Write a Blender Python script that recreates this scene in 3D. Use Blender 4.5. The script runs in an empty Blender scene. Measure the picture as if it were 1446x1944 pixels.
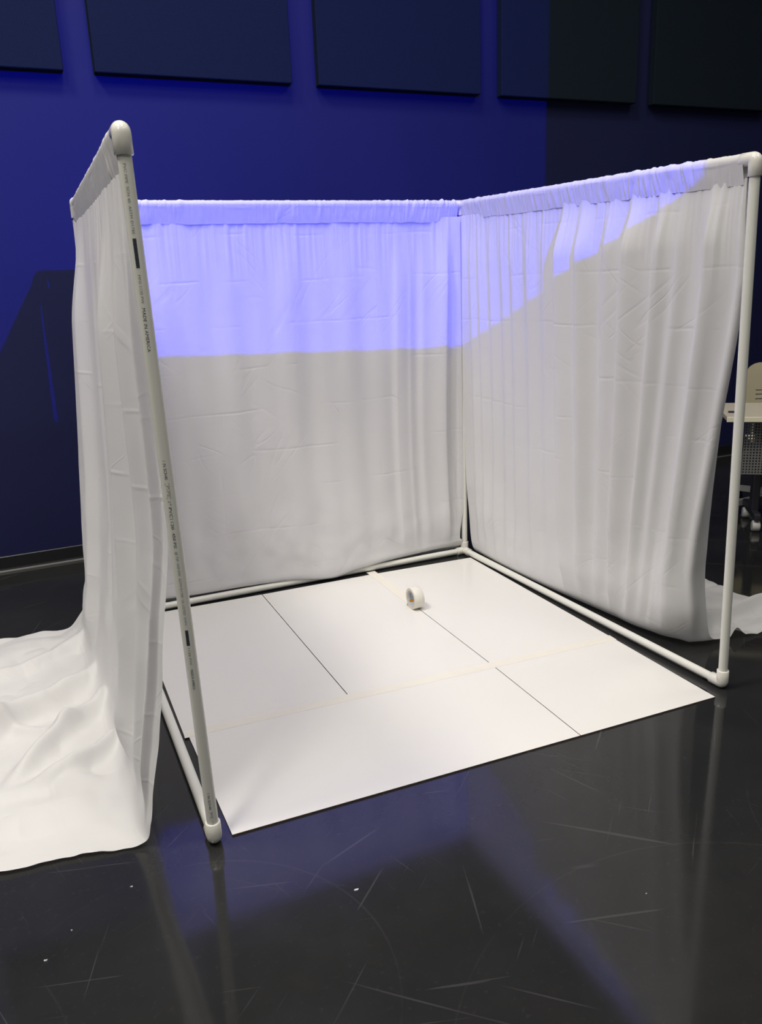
import bpy, bmesh, math, random
import numpy as np
from mathutils import Vector, Matrix

random.seed(7)
SC = bpy.context.scene
COL = SC.collection

# ------------------------------------------------------------------ camera
CAM_POS = (-0.32781, -2.03200, 1.54160)
YAW, PITCH, ROLL = 0.410645, -0.278477, -0.0413523
F_PX, IMG_W, IMG_H = 1540.218, 1446.0, 1944.0


def make_camera():
    f = Vector((math.sin(YAW) * math.cos(PITCH), math.cos(YAW) * math.cos(PITCH), math.sin(PITCH)))
    r = Vector((math.cos(YAW), -math.sin(YAW), 0))
    u = r.cross(f)
    c, s = math.cos(ROLL), math.sin(ROLL)
    r2 = c * r + s * u
    u2 = -s * r + c * u
    M = Matrix((r2, u2, -f)).transposed().to_4x4()
    M.translation = Vector(CAM_POS)
    cd = bpy.data.cameras.new('camera')
    cd.sensor_fit = 'VERTICAL'
    cd.sensor_height = 24.0
    cd.lens = 24.0 * F_PX / IMG_H
    cd.clip_start = 0.02
    o = bpy.data.objects.new('camera', cd)
    o.matrix_world = M
    COL.objects.link(o)
    SC.camera = o


make_camera()

# ------------------------------------------------------------------ colour management
SC.view_settings.view_transform = 'Standard'
SC.view_settings.look = 'None'
SC.view_settings.exposure = 0.0
SC.view_settings.gamma = 1.0
SC.view_settings.use_curve_mapping = False

# ------------------------------------------------------------------ world: a dim, dark hall
w = bpy.data.worlds.new('hall')
SC.world = w
w.use_nodes = True
w.node_tree.nodes['Background'].inputs[0].default_value = (0.95, 1.0, 1.0, 1)
w.node_tree.nodes['Background'].inputs[1].default_value = 0.11

# ------------------------------------------------------------------ ceiling downlights (warm white) and one added fill lamp
LAMPS = [
    # x, y, z, watts
    (-2.1, 0.6, 6.6, 150),
    (0.6, 0.6, 6.6, 62),
    (-1.7, -1.3, 6.6, 66),
    (1.0, -1.3, 6.6, 24),
    (-2.9, -2.9, 6.2, 74),
    (2.8, -2.8, 6.6, 48),
    (4.6, -0.4, 6.6, 26),  # added fill lamp, lifts the table and chair
]
for (x, y, z, e) in LAMPS:
    ld = bpy.data.lights.new('ceiling_and_fill_lamp', 'AREA')
    ld.shape = 'DISK'
    ld.size = 1.1
    ld.energy = e
    ld.color = (1.0, 0.945, 0.865)
    ld.spread = math.radians(150)
    lo = bpy.data.objects.new('ceiling_and_fill_lamp', ld)
    lo.location = (x, y, z)
    COL.objects.link(lo)

# ------------------------------------------------------------------ the hall's projector showing a plain blue picture
PROJ = (0.56, -2.6, 2.994)
PROJ_WATTS = 1150.0
PROJ_COLOR = (0.0, 0.010, 1.0)
# the four edges of its picture, as slopes per metre of throw
P_RIGHT, P_LEFT, P_TOP = 0.470, -0.56, 0.06
P_BOT_Y, P_BOT_X = -0.3947, -0.0423


def make_projector():
    ld = bpy.data.lights.new('projector_beam', 'POINT')
    ld.energy = PROJ_WATTS
    ld.color = (1, 1, 1)
    ld.shadow_soft_size = 0.012
    ld.use_nodes = True
    nt = ld.node_tree
    N, Lk = nt.nodes, nt.links
    em = [n for n in N if n.type == 'EMISSION'][0]
    em.inputs['Color'].default_value = (*PROJ_COLOR, 1)
    tc = N.new('ShaderNodeTexCoord')
    sep = N.new('ShaderNodeSeparateXYZ')
    Lk.new(tc.outputs['Normal'], sep.inputs[0])

    def math_(op, a, b):
        m = N.new('ShaderNodeMath')
        m.operation = op
        for i, v in enumerate((a, b)):
            if isinstance(v, (int, float)):
                m.inputs[i].default_value = v
            else:
                Lk.new(v, m.inputs[i])
        return m.outputs[0]
    X, Y, Z = sep.outputs
    fwd = math_('GREATER_THAN', Y, 0.0)
    rx = math_('DIVIDE', X, Y)
    rz = math_('DIVIDE', Z, Y)
    a = math_('LESS_THAN', rx, P_RIGHT)
    b = math_('GREATER_THAN', rx, P_LEFT)
    c = math_('LESS_THAN', rz, P_TOP)
    bot = math_('ADD', math_('MULTIPLY', rx, P_BOT_X), P_BOT_Y)
    d = math_('GREATER_THAN', rz, bot)
    m = math_('MULTIPLY', math_('MULTIPLY', a, b), math_('MULTIPLY', c, d))
    m = math_('MULTIPLY', m, fwd)
    Lk.new(m, em.inputs['Strength'])
    o = bpy.data.objects.new('projector_beam', ld)
    o.location = PROJ
    COL.objects.link(o)


make_projector()


# ================================================================== helpers
def new_mat(name):
    m = bpy.data.materials.new(name)
    m.use_nodes = True
    nt = m.node_tree
    return m, nt, nt.nodes['Principled BSDF']


def nd(nt, kind, **kw):
    n = nt.nodes.new(kind)
    for k, v in kw.items():
        if k in n.inputs.keys():
            n.inputs[k].default_value = v
        else:
            setattr(n, k, v)
    return n


def mth(nt, op, a, b=None, clamp=False):
    m = nt.nodes.new('ShaderNodeMath')
    m.operation = op
    m.use_clamp = clamp
    for i, v in enumerate((a, b)):
        if v is None:
            continue
        if isinstance(v, (int, float)):
            m.inputs[i].default_value = v
        else:
            nt.links.new(v, m.inputs[i])
    return m.outputs[0]


def ramp(nt, src, stops):
    r = nt.nodes.new('ShaderNodeValToRGB')
    cr = r.color_ramp
    while len(cr.elements) < len(stops):
        cr.elements.new(0.5)
    for e, (p, c) in zip(cr.elements, stops):
        e.position = p
        e.color = c if len(c) == 4 else (*c, 1)
    nt.links.new(src, r.inputs[0])
    return r.outputs[0]


def mixc(nt, fac, a, b):
    m = nt.nodes.new('ShaderNodeMix')
    m.data_type = 'RGBA'
    for sock, v in ((m.inputs[0], fac), (m.inputs[6], a), (m.inputs[7], b)):
        if hasattr(v, 'node'):
            nt.links.new(v, sock)
        else:
            sock.default_value = v if isinstance(v, (int, float)) else (*v, 1)
    return m.outputs[2]


def simple(name, color, rough=0.5, spec=0.5, var=0.04, scale=12.0, bump=0.0, bscale=200.0):
    m, nt, b = new_mat(name)
    tc = nd(nt, 'ShaderNodeTexCoord')
    n = nd(nt, 'ShaderNodeTexNoise', Scale=scale, Detail=4.0)
    nt.links.new(tc.outputs['Object'], n.inputs['Vector'])
    c = mixc(nt, n.outputs[0], tuple(x * (1 - var) for x in color), tuple(min(1, x * (1 + var)) for x in color))
    nt.links.new(c, b.inputs['Base Color'])
    b.inputs['Roughness'].default_value = rough
    b.inputs['Specular IOR Level'].default_value = spec
    if bump:
        n2 = nd(nt, 'ShaderNodeTexNoise', Scale=bscale, Detail=3.0)
        nt.links.new(tc.outputs['Object'], n2.inputs['Vector'])
        bp = nd(nt, 'ShaderNodeBump', Strength=bump, Distance=0.002)
        nt.links.new(n2.outputs[0], bp.inputs['Height'])
        nt.links.new(bp.outputs[0], b.inputs['Normal'])
    return m


def link_mesh(name, me, mat=None, parent=None):
    o = bpy.data.objects.new(name, me)
    if mat is not None:
        me.materials.append(mat)
    COL.objects.link(o)
    if parent is not None:
        o.parent = parent
    return o


def from_bm(name, bm, mat=None, parent=None, smooth=False):
    bmesh.ops.recalc_face_normals(bm, faces=bm.faces)
    me = bpy.data.meshes.new(name)
    bm.to_mesh(me)
    bm.free()
    if smooth:
        for p in me.polygons:
            p.use_smooth = True
    return link_mesh(name, me, mat, parent)


def thing(name, label, cat, loc=(0, 0, 0), group=None):
    o = bpy.data.objects.new(name, None)
    o.empty_display_size = 0.1
    o.location = loc
    COL.objects.link(o)
    return tag(o, label, cat, group)


def tag(o, label=None, cat=None, group=None, kind=None):
    if label:
        o['label'] = label
    if cat:
        o['category'] = cat
    if group:
        o['group'] = group
    if kind:
        o['kind'] = kind
    return o


def add_box(bm, lo, hi, bevel=0.0, seg=2):
    lo, hi = Vector(lo), Vector(hi)
    r = bmesh.ops.create_cube(bm, size=1.0)
    for v in r['verts']:
        v.co = Vector(((lo[i] + hi[i]) / 2 + v.co[i] * (hi[i] - lo[i]) for i in range(3)))
    if bevel:
        es = list({e for v in r['verts'] for e in v.link_edges})
        bmesh.ops.bevel(bm, geom=es, offset=bevel, segments=seg, affect='EDGES', profile=0.5)


def sweep(bm, path, radii, seg=24, cap=True):
    """tube through the points of path; radii is one number or one per point"""
    path = [Vector(p) for p in path]
    n = len(path)
    if isinstance(radii, (int, float)):
        radii = [radii] * n
    t0 = next((path[i + 1] - path[i]).normalized() for i in range(n - 1) if (path[i + 1] - path[i]).length > 1e-7)
    tans = []
    for i in range(n):
        t = Vector((0, 0, 0))
        for a, b in ((i - 1, i), (i, i + 1)):
            if a >= 0 and b < n and (path[b] - path[a]).length > 1e-7:
                t += (path[b] - path[a]).normalized()
        tans.append(t.normalized() if t.length > 1e-6 else None)
    for i in range(n):
        if tans[i] is None:
            tans[i] = next((tans[j] for j in list(range(i, n)) + list(range(i, -1, -1)) if tans[j] is not None), t0)
    ref = Vector((0, 0, 1)) if abs(t0.z) < 0.9 else Vector((1, 0, 0))
    u = t0.cross(ref).normalized()
    rings = []
    for i in range(n):
        t = tans[i]
        u = (u - t * u.dot(t)).normalized()
        v = t.cross(u)
        rings.append([bm.verts.new(path[i] + radii[i] * (math.cos(2 * math.pi * k / seg) * u + math.sin(2 * math.pi * k / seg) * v)) for k in range(seg)])
    for i in range(n - 1):
        for k in range(seg):
            bm.faces.new((rings[i][k], rings[i][(k + 1) % seg], rings[i + 1][(k + 1) % seg], rings[i + 1][k]))
    if cap:
        bm.faces.new(rings[0][::-1])
        bm.faces.new(rings[-1])


def auto_smooth(o, deg=40):
    me = o.data
    bm = bmesh.new()
    bm.from_mesh(me)
    lim = math.radians(deg)
    for f in bm.faces:
        f.smooth = True
    for e in bm.edges:
        if len(e.link_faces) == 2 and e.calc_face_angle(0) > lim:
            e.smooth = False
    bm.to_mesh(me)
    bm.free()
    return o


# ------------------------------------------------------------------ value noise in numpy (for cloth wrinkles)
def lattice_noise(x, y, seed):
    rng = np.random.RandomState(seed)
    T = rng.rand(64, 64)
    xi = np.floor(x).astype(int)
    yi = np.floor(y).astype(int)
    fx, fy = x - xi, y - yi
    fx = fx * fx * (3 - 2 * fx)
    fy = fy * fy * (3 - 2 * fy)
    g = lambda a, b: T[a % 64, b % 64]
    return (g(xi, yi) * (1 - fx) * (1 - fy) + g(xi + 1, yi) * fx * (1 - fy) + g(xi, yi + 1) * (1 - fx) * fy + g(xi + 1, yi + 1) * fx * fy) - 0.5


def fbm(x, y, seed, octv=3):
    r = 0
    a = 1.0
    for k in range(octv):
        r = r + a * lattice_noise(x * 2 ** k, y * 2 ** k, seed + k)
        a *= 0.5
    return r


def ridge(t, w):
    return np.exp(-(t / w) ** 2)


def sstep(a, b, x):
    t = np.clip((x - a) / (b - a), 0, 1)
    return t * t * (3 - 2 * t)


def pchip(xs, ys, x):
    """smooth interpolation of rows ys (n,...) at xs, evaluated at x (Catmull-Rom tangents)"""
    xs = np.asarray(xs, float)
    ys = np.asarray(ys, float)
    n = len(xs)
    d = np.zeros_like(ys)
    for i in range(n):
        a, b = max(0, i - 1), min(n - 1, i + 1)
        d[i] = (ys[b] - ys[a]) / (xs[b] - xs[a])
    i = np.clip(np.searchsorted(xs, x, side='right') - 1, 0, n - 2)
    h = xs[i + 1] - xs[i]
    t = (x - xs[i]) / h
    sh = (slice(None),) + (None,) * (ys.ndim - 1)
    t, h = t[sh], h[sh]
    return ((2 * t ** 3 - 3 * t ** 2 + 1) * ys[i] + (t ** 3 - 2 * t ** 2 + t) * h * d[i] + (-2 * t ** 3 + 3 * t ** 2) * ys[i + 1] + (t ** 3 - t ** 2) * h * d[i + 1])


def grid_mesh(name, P, UV, mat, parent, flip=False):
    nu, nv = P.shape[:2]
    idx = np.arange(nu * nv).reshape(nu, nv)
    q = np.stack([idx[:-1, :-1], idx[1:, :-1], idx[1:, 1:], idx[:-1, 1:]], -1).reshape(-1, 4)
    if flip:
        q = q[:, ::-1]
    me = bpy.data.meshes.new(name)
    me.from_pydata(P.reshape(-1, 3).tolist(), [], q.tolist())
    ul = me.uv_layers.new(name='UVMap')
    uvf = UV.reshape(-1, 2)[q.reshape(-1)]
    ul.data.foreach_set('uv', uvf.reshape(-1).astype(np.float32))
    me.polygons.foreach_set('use_smooth', np.ones(len(me.polygons), dtype=bool))
    me.update()
    return link_mesh(name, me, mat, parent)


# ================================================================== materials
def mat_floor():
    m, nt, b = new_mat('black_vinyl_floor')
    geo = nd(nt, 'ShaderNodeNewGeometry')
    pos = geo.outputs['Position']
    n1 = nd(nt, 'ShaderNodeTexNoise', Scale=1.3, Detail=6.0, Roughness=0.65)
    nt.links.new(pos, n1.inputs['Vector'])
    n2 = nd(nt, 'ShaderNodeTexNoise', Scale=60.0, Detail=3.0)
    nt.links.new(pos, n2.inputs['Vector'])
    base = ramp(nt, n1.outputs[0], [(0.3, (0.0165, 0.0172, 0.0182)), (0.7, (0.028, 0.0282, 0.0278))])
    # faint scuffs: stretched noise in several directions
    scr = None
    for k, (ang, sx, sy, thr) in enumerate([(0.35, 1.4, 46, 0.725), (1.25, 1.6, 60, 0.73), (2.4, 1.1, 52, 0.725), (0.75, 2.2, 80, 0.72), (1.9, 2.5, 110, 0.725), (2.85, 2.4, 60, 0.735)]):
        mp = nd(nt, 'ShaderNodeMapping')
        mp.inputs['Rotation'].default_value = (0, 0, ang)
        mp.vector_type = 'TEXTURE'
        mp.inputs['Scale'].default_value = (1 / sx, 1 / sy, 1)
        mp.inputs['Location'].default_value = (k * 3.1, k * 1.7, 0)
        nt.links.new(pos, mp.inputs['Vector'])
        nn = nd(nt, 'ShaderNodeTexNoise', Scale=1.0, Detail=1.5, Distortion=0.25)
        nt.links.new(mp.outputs[0], nn.inputs['Vector'])
        s = ramp(nt, nn.outputs[0], [(thr, (0, 0, 0)), (thr + 0.035, (1, 1, 1))])
        scr = s if scr is None else mth(nt, 'MAXIMUM', scr, s)
    # a few long round scrape marks
    sepp = nd(nt, 'ShaderNodeSeparateXYZ')
    nt.links.new(pos, sepp.inputs[0])
    mask = ramp(nt, n1.outputs[0], [(0.44, (0, 0, 0)), (0.58, (1, 1, 1))])
    for (cx, cy, rad) in [(-0.18, -0.52, 0.47), (-1.05, -0.55, 0.62), (0.9, -1.3, 0.75), (1.9, -0.9, 0.55)]:
        dx = mth(nt, 'SUBTRACT', sepp.outputs[0], cx)
        dy = mth(nt, 'SUBTRACT', sepp.outputs[1], cy)
        dd = mth(nt, 'SQRT', mth(nt, 'ADD', mth(nt, 'MULTIPLY', dx, dx), mth(nt, 'MULTIPLY', dy, dy)))
        e = mth(nt, 'ABSOLUTE', mth(nt, 'SUBTRACT', dd, rad))
        e = mth(nt, 'SUBTRACT', 1.0, mth(nt, 'MINIMUM', mth(nt, 'MULTIPLY', e, 260.0), 1.0))
        e = mth(nt, 'MULTIPLY', mth(nt, 'MULTIPLY', e, mask), 0.45)
        scr = mth(nt, 'MAXIMUM', scr, e)
    scr = mth(nt, 'MULTIPLY', scr, 0.027)
    dust = ramp(nt, n2.outputs[0], [(0.62, (0, 0, 0)), (0.8, (1, 1, 1))])
    dust = mth(nt, 'MULTIPLY', dust, 0.012)
    add = mth(nt, 'ADD', scr, dust)
    mx = nt.nodes.new('ShaderNodeVectorMath')
    mx.operation = 'ADD'
    nt.links.new(base, mx.inputs[0])
    cmb = nd(nt, 'ShaderNodeCombineXYZ')
    for i in range(3):
        nt.links.new(add, cmb.inputs[i])
    nt.links.new(cmb.outputs[0], mx.inputs[1])
    nt.links.new(mx.outputs[0], b.inputs['Base Color'])
    rg = ramp(nt, n1.outputs[0], [(0.3, (0.05,) * 3), (0.7, (0.12,) * 3)])
    nt.links.new(rg, b.inputs['Roughness'])
    b.inputs['Specular IOR Level'].default_value = 0.5
    bp = nd(nt, 'ShaderNodeBump', Strength=0.05, Distance=0.001)
    nt.links.new(n2.outputs[0], bp.inputs['Height'])
    nt.links.new(bp.outputs[0], b.inputs['Normal'])
    return m


def mat_wall():
    m, nt, b = new_mat('dark_painted_wall')
    geo = nd(nt, 'ShaderNodeNewGeometry')
    n1 = nd(nt, 'ShaderNodeTexNoise', Scale=0.9, Detail=4.0)
    nt.links.new(geo.outputs['Position'], n1.inputs['Vector'])
    base = ramp(nt, n1.outputs[0], [(0.3, (0.013, 0.0165, 0.070)), (0.7, (0.016, 0.0195, 0.080))])
    n3 = nd(nt, 'ShaderNodeTexNoise', Scale=21.0, Detail=0.0)
    nt.links.new(geo.outputs['Position'], n3.inputs['Vector'])
    chip = ramp(nt, n3.outputs[0], [(0.90, (0, 0, 0)), (0.915, (1, 1, 1))])
    c = mixc(nt, chip, base, (0.35, 0.35, 0.33))
    nt.links.new(c, b.inputs['Base Color'])
    b.inputs['Roughness'].default_value = 0.55
    b.inputs['Specular IOR Level'].default_value = 0.25
    n2 = nd(nt, 'ShaderNodeTexNoise', Scale=150.0, Detail=2.0)
    nt.links.new(geo.outputs['Position'], n2.inputs['Vector'])
    bp = nd(nt, 'ShaderNodeBump', Strength=0.12, Distance=0.002)
    nt.links.new(n2.outputs[0], bp.inputs['Height'])
    nt.links.new(bp.outputs[0], b.inputs['Normal'])
    return m


def mat_fabric():
    m, nt, b = new_mat('white_cotton_sheet')
    uv = nd(nt, 'ShaderNodeUVMap')
    n1 = nd(nt, 'ShaderNodeTexNoise', Scale=3.0, Detail=3.0)
    nt.links.new(uv.outputs[0], n1.inputs['Vector'])
    col = ramp(nt, n1.outputs[0], [(0.3, (0.83, 0.825, 0.825)), (0.7, (0.86, 0.855, 0.85))])
    nt.links.new(col, b.inputs['Base Color'])
    b.inputs['Roughness'].default_value = 0.5
    b.inputs['Specular IOR Level'].default_value = 0.25
    b.inputs['Sheen Weight'].default_value = 0.08
    # packing creases (a grid of folds), broken up by noise, plus slack diagonal wrinkles
    sep = nd(nt, 'ShaderNodeSeparateXYZ')
    warp = nd(nt, 'ShaderNodeTexNoise', Scale=2.2, Detail=2.0)
    nt.links.new(uv.outputs[0], warp.inputs['Vector'])
    wv = mth(nt, 'MULTIPLY', mth(nt, 'SUBTRACT', warp.outputs[0], 0.5), 0.055)
    nt.links.new(uv.outputs[0], sep.inputs[0])

    def crease(coord, period, width, off):
        t = mth(nt, 'ADD', mth(nt, 'ADD', coord, wv), off)
        t = mth(nt, 'DIVIDE', t, period)
        f = mth(nt, 'FRACT', t)
        d = mth(nt, 'ABSOLUTE', mth(nt, 'SUBTRACT', f, 0.5))
        d = mth(nt, 'MULTIPLY', d, period / width)
        return mth(nt, 'SUBTRACT', 1.0, mth(nt, 'MINIMUM', d, 1.0))
    c1 = crease(sep.outputs[1], 0.205, 0.009, 0.03)
    c2 = crease(sep.outputs[0], 0.43, 0.009, 0.11)
    brk = nd(nt, 'ShaderNodeTexNoise', Scale=5.0, Detail=2.0)
    nt.links.new(uv.outputs[0], brk.inputs['Vector'])
    bk = ramp(nt, brk.outputs[0], [(0.45, (0.02,) * 3), (0.64, (1,) * 3)])
    cr = mth(nt, 'MULTIPLY', mth(nt, 'MAXIMUM', c1, mth(nt, 'MULTIPLY', c2, 0.5)), bk)
    wr = None
    for k, (ang, sx, sy) in enumerate([(0.7, 1.6, 7.0), (2.3, 1.6, 8.0)]):
        mp = nd(nt, 'ShaderNodeMapping')
        mp.inputs['Rotation'].default_value = (0, 0, ang)
        mp.vector_type = 'TEXTURE'
        mp.inputs['Scale'].default_value = (1 / sx, 1 / sy, 1)
        mp.inputs['Location'].default_value = (k * 5.3, k * 2.9, 0)
        nt.links.new(uv.outputs[0], mp.inputs['Vector'])
        nn = nd(nt, 'ShaderNodeTexNoise', Scale=1.0, Detail=1.0, Distortion=0.8)
        nt.links.new(mp.outputs[0], nn.inputs['Vector'])
        r = mth(nt, 'ABSOLUTE', mth(nt, 'SUBTRACT', nn.outputs[0], 0.5))
        r = mth(nt, 'SUBTRACT', 1.0, mth(nt, 'MINIMUM', mth(nt, 'MULTIPLY', r, 28.0), 1.0))
        mk = nd(nt, 'ShaderNodeTexNoise', Scale=2.6, Detail=1.0)
        mp2 = nd(nt, 'ShaderNodeMapping')
        mp2.inputs['Location'].default_value = (k * 7.7 + 1.3, 4.0 * k, 0)
        nt.links.new(uv.outputs[0], mp2.inputs['Vector'])
        nt.links.new(mp2.outputs[0], mk.inputs['Vector'])
        mm = ramp(nt, mk.outputs[0], [(0.52, (0,) * 3), (0.66, (1,) * 3)])
        r = mth(nt, 'MULTIPLY', r, mm)
        wr = r if wr is None else mth(nt, 'MAXIMUM', wr, r)
    h = mth(nt, 'ADD', cr, mth(nt, 'MULTIPLY', wr, 0.8))
    soft = nd(nt, 'ShaderNodeTexNoise', Scale=11.0, Detail=4.0)
    nt.links.new(uv.outputs[0], soft.inputs['Vector'])
    h = mth(nt, 'ADD', h, mth(nt, 'MULTIPLY', soft.outputs[0], 0.7))
    bp = nd(nt, 'ShaderNodeBump', Strength=0.5, Distance=0.0019)
    nt.links.new(h, bp.inputs['Height'])
    nt.links.new(bp.outputs[0], b.inputs['Normal'])
    # thin cloth lets some light through
    tr = nd(nt, 'ShaderNodeBsdfTranslucent')
    tr.inputs['Color'].default_value = (0.8, 0.79, 0.78, 1)
    nt.links.new(bp.outputs[0], tr.inputs['Normal'])
    ms = nd(nt, 'ShaderNodeMixShader')
    ms.inputs[0].default_value = 0.16
    out = nt.nodes['Material Output']
    nt.links.new(b.outputs[0], ms.inputs[1])
    nt.links.new(tr.outputs[0], ms.inputs[2])
    nt.links.new(ms.outputs[0], out.inputs['Surface'])
    return m


def mat_perforated():
    m, nt, b = new_mat('perforated_grey_metal')
    uv = nd(nt, 'ShaderNodeUVMap')
    sep = nd(nt, 'ShaderNodeSeparateXYZ')
    nt.links.new(uv.outputs[0], sep.inputs[0])
    P = 0.0165
    def cell(c):
        return mth(nt, 'SUBTRACT', mth(nt, 'FRACT', mth(nt, 'DIVIDE', c, P)), 0.5)
    a, c = cell(sep.outputs[0]), cell(sep.outputs[1])
    d = mth(nt, 'SQRT', mth(nt, 'ADD', mth(nt, 'MULTIPLY', a, a), mth(nt, 'MULTIPLY', c, c)))
    hole = mth(nt, 'LESS_THAN', d, 0.29)
    b.inputs['Base Color'].default_value = (0.20, 0.20, 0.195, 1)
    b.inputs['Roughness'].default_value = 0.5
    tp = nd(nt, 'ShaderNodeBsdfTransparent')
    ms = nd(nt, 'ShaderNodeMixShader')
    nt.links.new(hole, ms.inputs[0])
    nt.links.new(b.outputs[0], ms.inputs[1])
    nt.links.new(tp.outputs[0], ms.inputs[2])
    nt.links.new(ms.outputs[0], nt.nodes['Material Output'].inputs['Surface'])
    return m


M_FLOOR = mat_floor()
M_WALL = mat_wall()
M_SIDE = simple('black_hall_wall', (0.02, 0.021, 0.026), 0.7, 0.2)
M_BASE = simple('black_rubber_baseboard', (0.016, 0.017, 0.019), 0.35, 0.5)
M_TOE_LIT = simple('grey_lit_toe_line', (0.16, 0.155, 0.14), 0.5, 0.4)
M_PANEL = simple('charcoal_acoustic_fabric', (0.014, 0.022, 0.034), 0.95, 0.05, var=0.25, scale=300, bump=0.5, bscale=500)
M_PVC = simple('white_pvc_plastic', (0.83, 0.83, 0.755), 0.28, 0.5, var=0.02)
M_FIT = simple('white_glossy_pvc_fitting', (0.84, 0.825, 0.75), 0.16, 0.5, var=0.02)
M_INK = simple('black_printed_ink', (0.045, 0.05, 0.07), 0.6, 0.2)
M_INKF = simple('faded_printed_ink', (0.30, 0.31, 0.29), 0.6, 0.2)
M_FAB = mat_fabric()
M_BOARD = simple('white_hardboard_face', (0.865, 0.85, 0.81), 0.2, 0.5, var=0.012, scale=3)
M_BOARDE = simple('brown_hardboard_edge', (0.11, 0.075, 0.06), 0.8, 0.2)
M_TAPE = simple('cream_masking_tape', (0.87, 0.84, 0.745), 0.45, 0.4, var=0.03)
M_TAPES = simple('cream_tape_roll_side', (0.74, 0.69, 0.57), 0.6, 0.3, var=0.05, scale=60)
M_CORE = simple('white_card_core', (0.55, 0.57, 0.58), 0.5, 0.3)
M_ORANGE = simple('orange_print', (0.55, 0.27, 0.05), 0.6, 0.2)
M_GREENK = simple('dark_green_print', (0.10, 0.15, 0.12), 0.6, 0.2)
M_TABLE = simple('cream_laminate', (0.84, 0.80, 0.60), 0.4, 0.4)
M_TABLET = simple('grey_beige_laminate', (0.60, 0.55, 0.45), 0.4, 0.4)
M_CHAIR = simple('cream_plastic', (0.84, 0.78, 0.57), 0.45, 0.4)
M_METAL = simple('grey_painted_steel', (0.33, 0.34, 0.33), 0.4, 0.5)
M_LEG = simple('dark_grey_steel', (0.035, 0.036, 0.045), 0.4, 0.5)
M_CAST = simple('pale_grey_caster', (0.62, 0.62, 0.58), 0.4, 0.4)
M_DARK = simple('dark_blue_plastic', (0.02, 0.025, 0.07), 0.4, 0.4)
M_PERF = mat_perforated()
M_SCRAP = simple('white_paper_scrap', (0.6, 0.6, 0.62), 0.7, 0.2)

# ================================================================== the setting
WALL_Y = 2.94
X0, X1, YB = -4.5, 8.0, -6.0

bm = bmesh.new()
add_box(bm, (X0, YB, -0.1), (X1, WALL_Y + 0.12, 0.0))
tag(from_bm('floor', bm, M_FLOOR), 'glossy scuffed black floor', None, None, 'structure')
bm = bmesh.new()
add_box(bm, (X0, WALL_Y, 0.0), (X1, WALL_Y + 0.12, 7.4))
tag(from_bm('wall_back', bm, M_WALL), 'dark blue painted back wall', None, None, 'structure')
bm = bmesh.new()
add_box(bm, (X1, YB, 0.0), (X1 + 0.12, WALL_Y + 0.12, 7.4))
tag(from_bm('wall_right', bm, M_SIDE), None, None, None, 'structure')
bm = bmesh.new()
add_box(bm, (X0 - 0.12, YB, 0.0), (X0, WALL_Y + 0.12, 7.4))
tag(from_bm('wall_left', bm, M_SIDE), None, None, None, 'structure')

# rubber baseboard: flat face with a small toe that meets the floor
bm = bmesh.new()
prof = [(0, 0.088), (-0.003, 0.090), (-0.006, 0.086), (-0.006, 0.018), (-0.010, 0.008), (-0.017, 0.0), (0, 0.0)]
ra = [bm.verts.new((X0, WALL_Y + a, z)) for a, z in prof]
rb = [bm.verts.new((X1, WALL_Y + a, z)) for a, z in prof]
for i in range(len(prof) - 1):
    bm.faces.new((ra[i], rb[i], rb[i + 1], ra[i + 1]))
tag(from_bm('baseboard_back', bm, M_BASE), None, None, None, 'structure')
bm = bmesh.new()
add_box(bm, (X0, WALL_Y - 0.027, 0.0), (X1, WALL_Y - 0.017, 0.004))  # added pale strip: light caught along the baseboard toe, put in as colour
tag(from_bm('lit_toe_line_1', bm, M_TOE_LIT), None, None, None, 'structure')

# acoustic panels on the wall
PANELS = [(-0.97, 0.125, 'leftmost dark fabric acoustic panel, cut off by the left picture edge'),
          (0.28, 1.367, 'wide dark acoustic panel above the left post of the booth'),
          (1.53, 2.624, 'dark acoustic panel above the middle of the back curtain'),
          (2.775, 3.869, 'dark acoustic panel half in blue light, half in black shadow'),
          (4.02, 5.11, 'black acoustic panel in shadow at the far right corner')]
for (a, b_, lab) in PANELS:
    bm = bmesh.new()
    add_box(bm, (a, WALL_Y - 0.062, 2.648), (b_, WALL_Y - 0.001, 3.87), bevel=0.006)
    o = from_bm('acoustic_panel', bm, M_PANEL)
    tag(o, lab, 'acoustic panel', 'acoustic panels along the back wall')

# ================================================================== PVC booth frame
PR, FR = 0.0167, 0.0218          # pipe and fitting radius
J = {
    'FLb': (-0.006, 0.000, 0.0225), 'FRb': (1.938, 0.000, 0.0225), 'BRb': (1.879, 1.851, 0.0225), 'BLb': (0.0, 1.864, 0.0225),
    'FLt': (-0.036, 0.003, 1.886), 'FRt': (1.899, 0.005, 1.863), 'BRt': (1.887, 1.856, 1.897), 'BLt': (0.005, 1.865, 1.900),
}
J = {k: Vector(v) for k, v in J.items()}
frame = thing('pvc_frame', 'white plastic pipe frame of the open booth standing on the black floor', 'pipe frame', (0, 0, 0))


def pipe(a, b, off=0.02):
    d = (J[b] - J[a]).normalized()
    bm = bmesh.new()
    sweep(bm, [J[a] + d * off, J[b] - d * off], PR, 28)
    return auto_smooth(from_bm('pipe', bm, M_PVC, frame))


for a, b in (('FLb', 'FLt'), ('FRb', 'FRt'), ('BRb', 'BRt'), ('BLb', 'BLt'), ('FLb', 'BLb'), ('FRb', 'BRb'), ('BLb', 'BRb'),
             ('FLt', 'BLt'), ('FRt', 'BRt'), ('BLt', 'BRt')):
    pipe(a, b)


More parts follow.
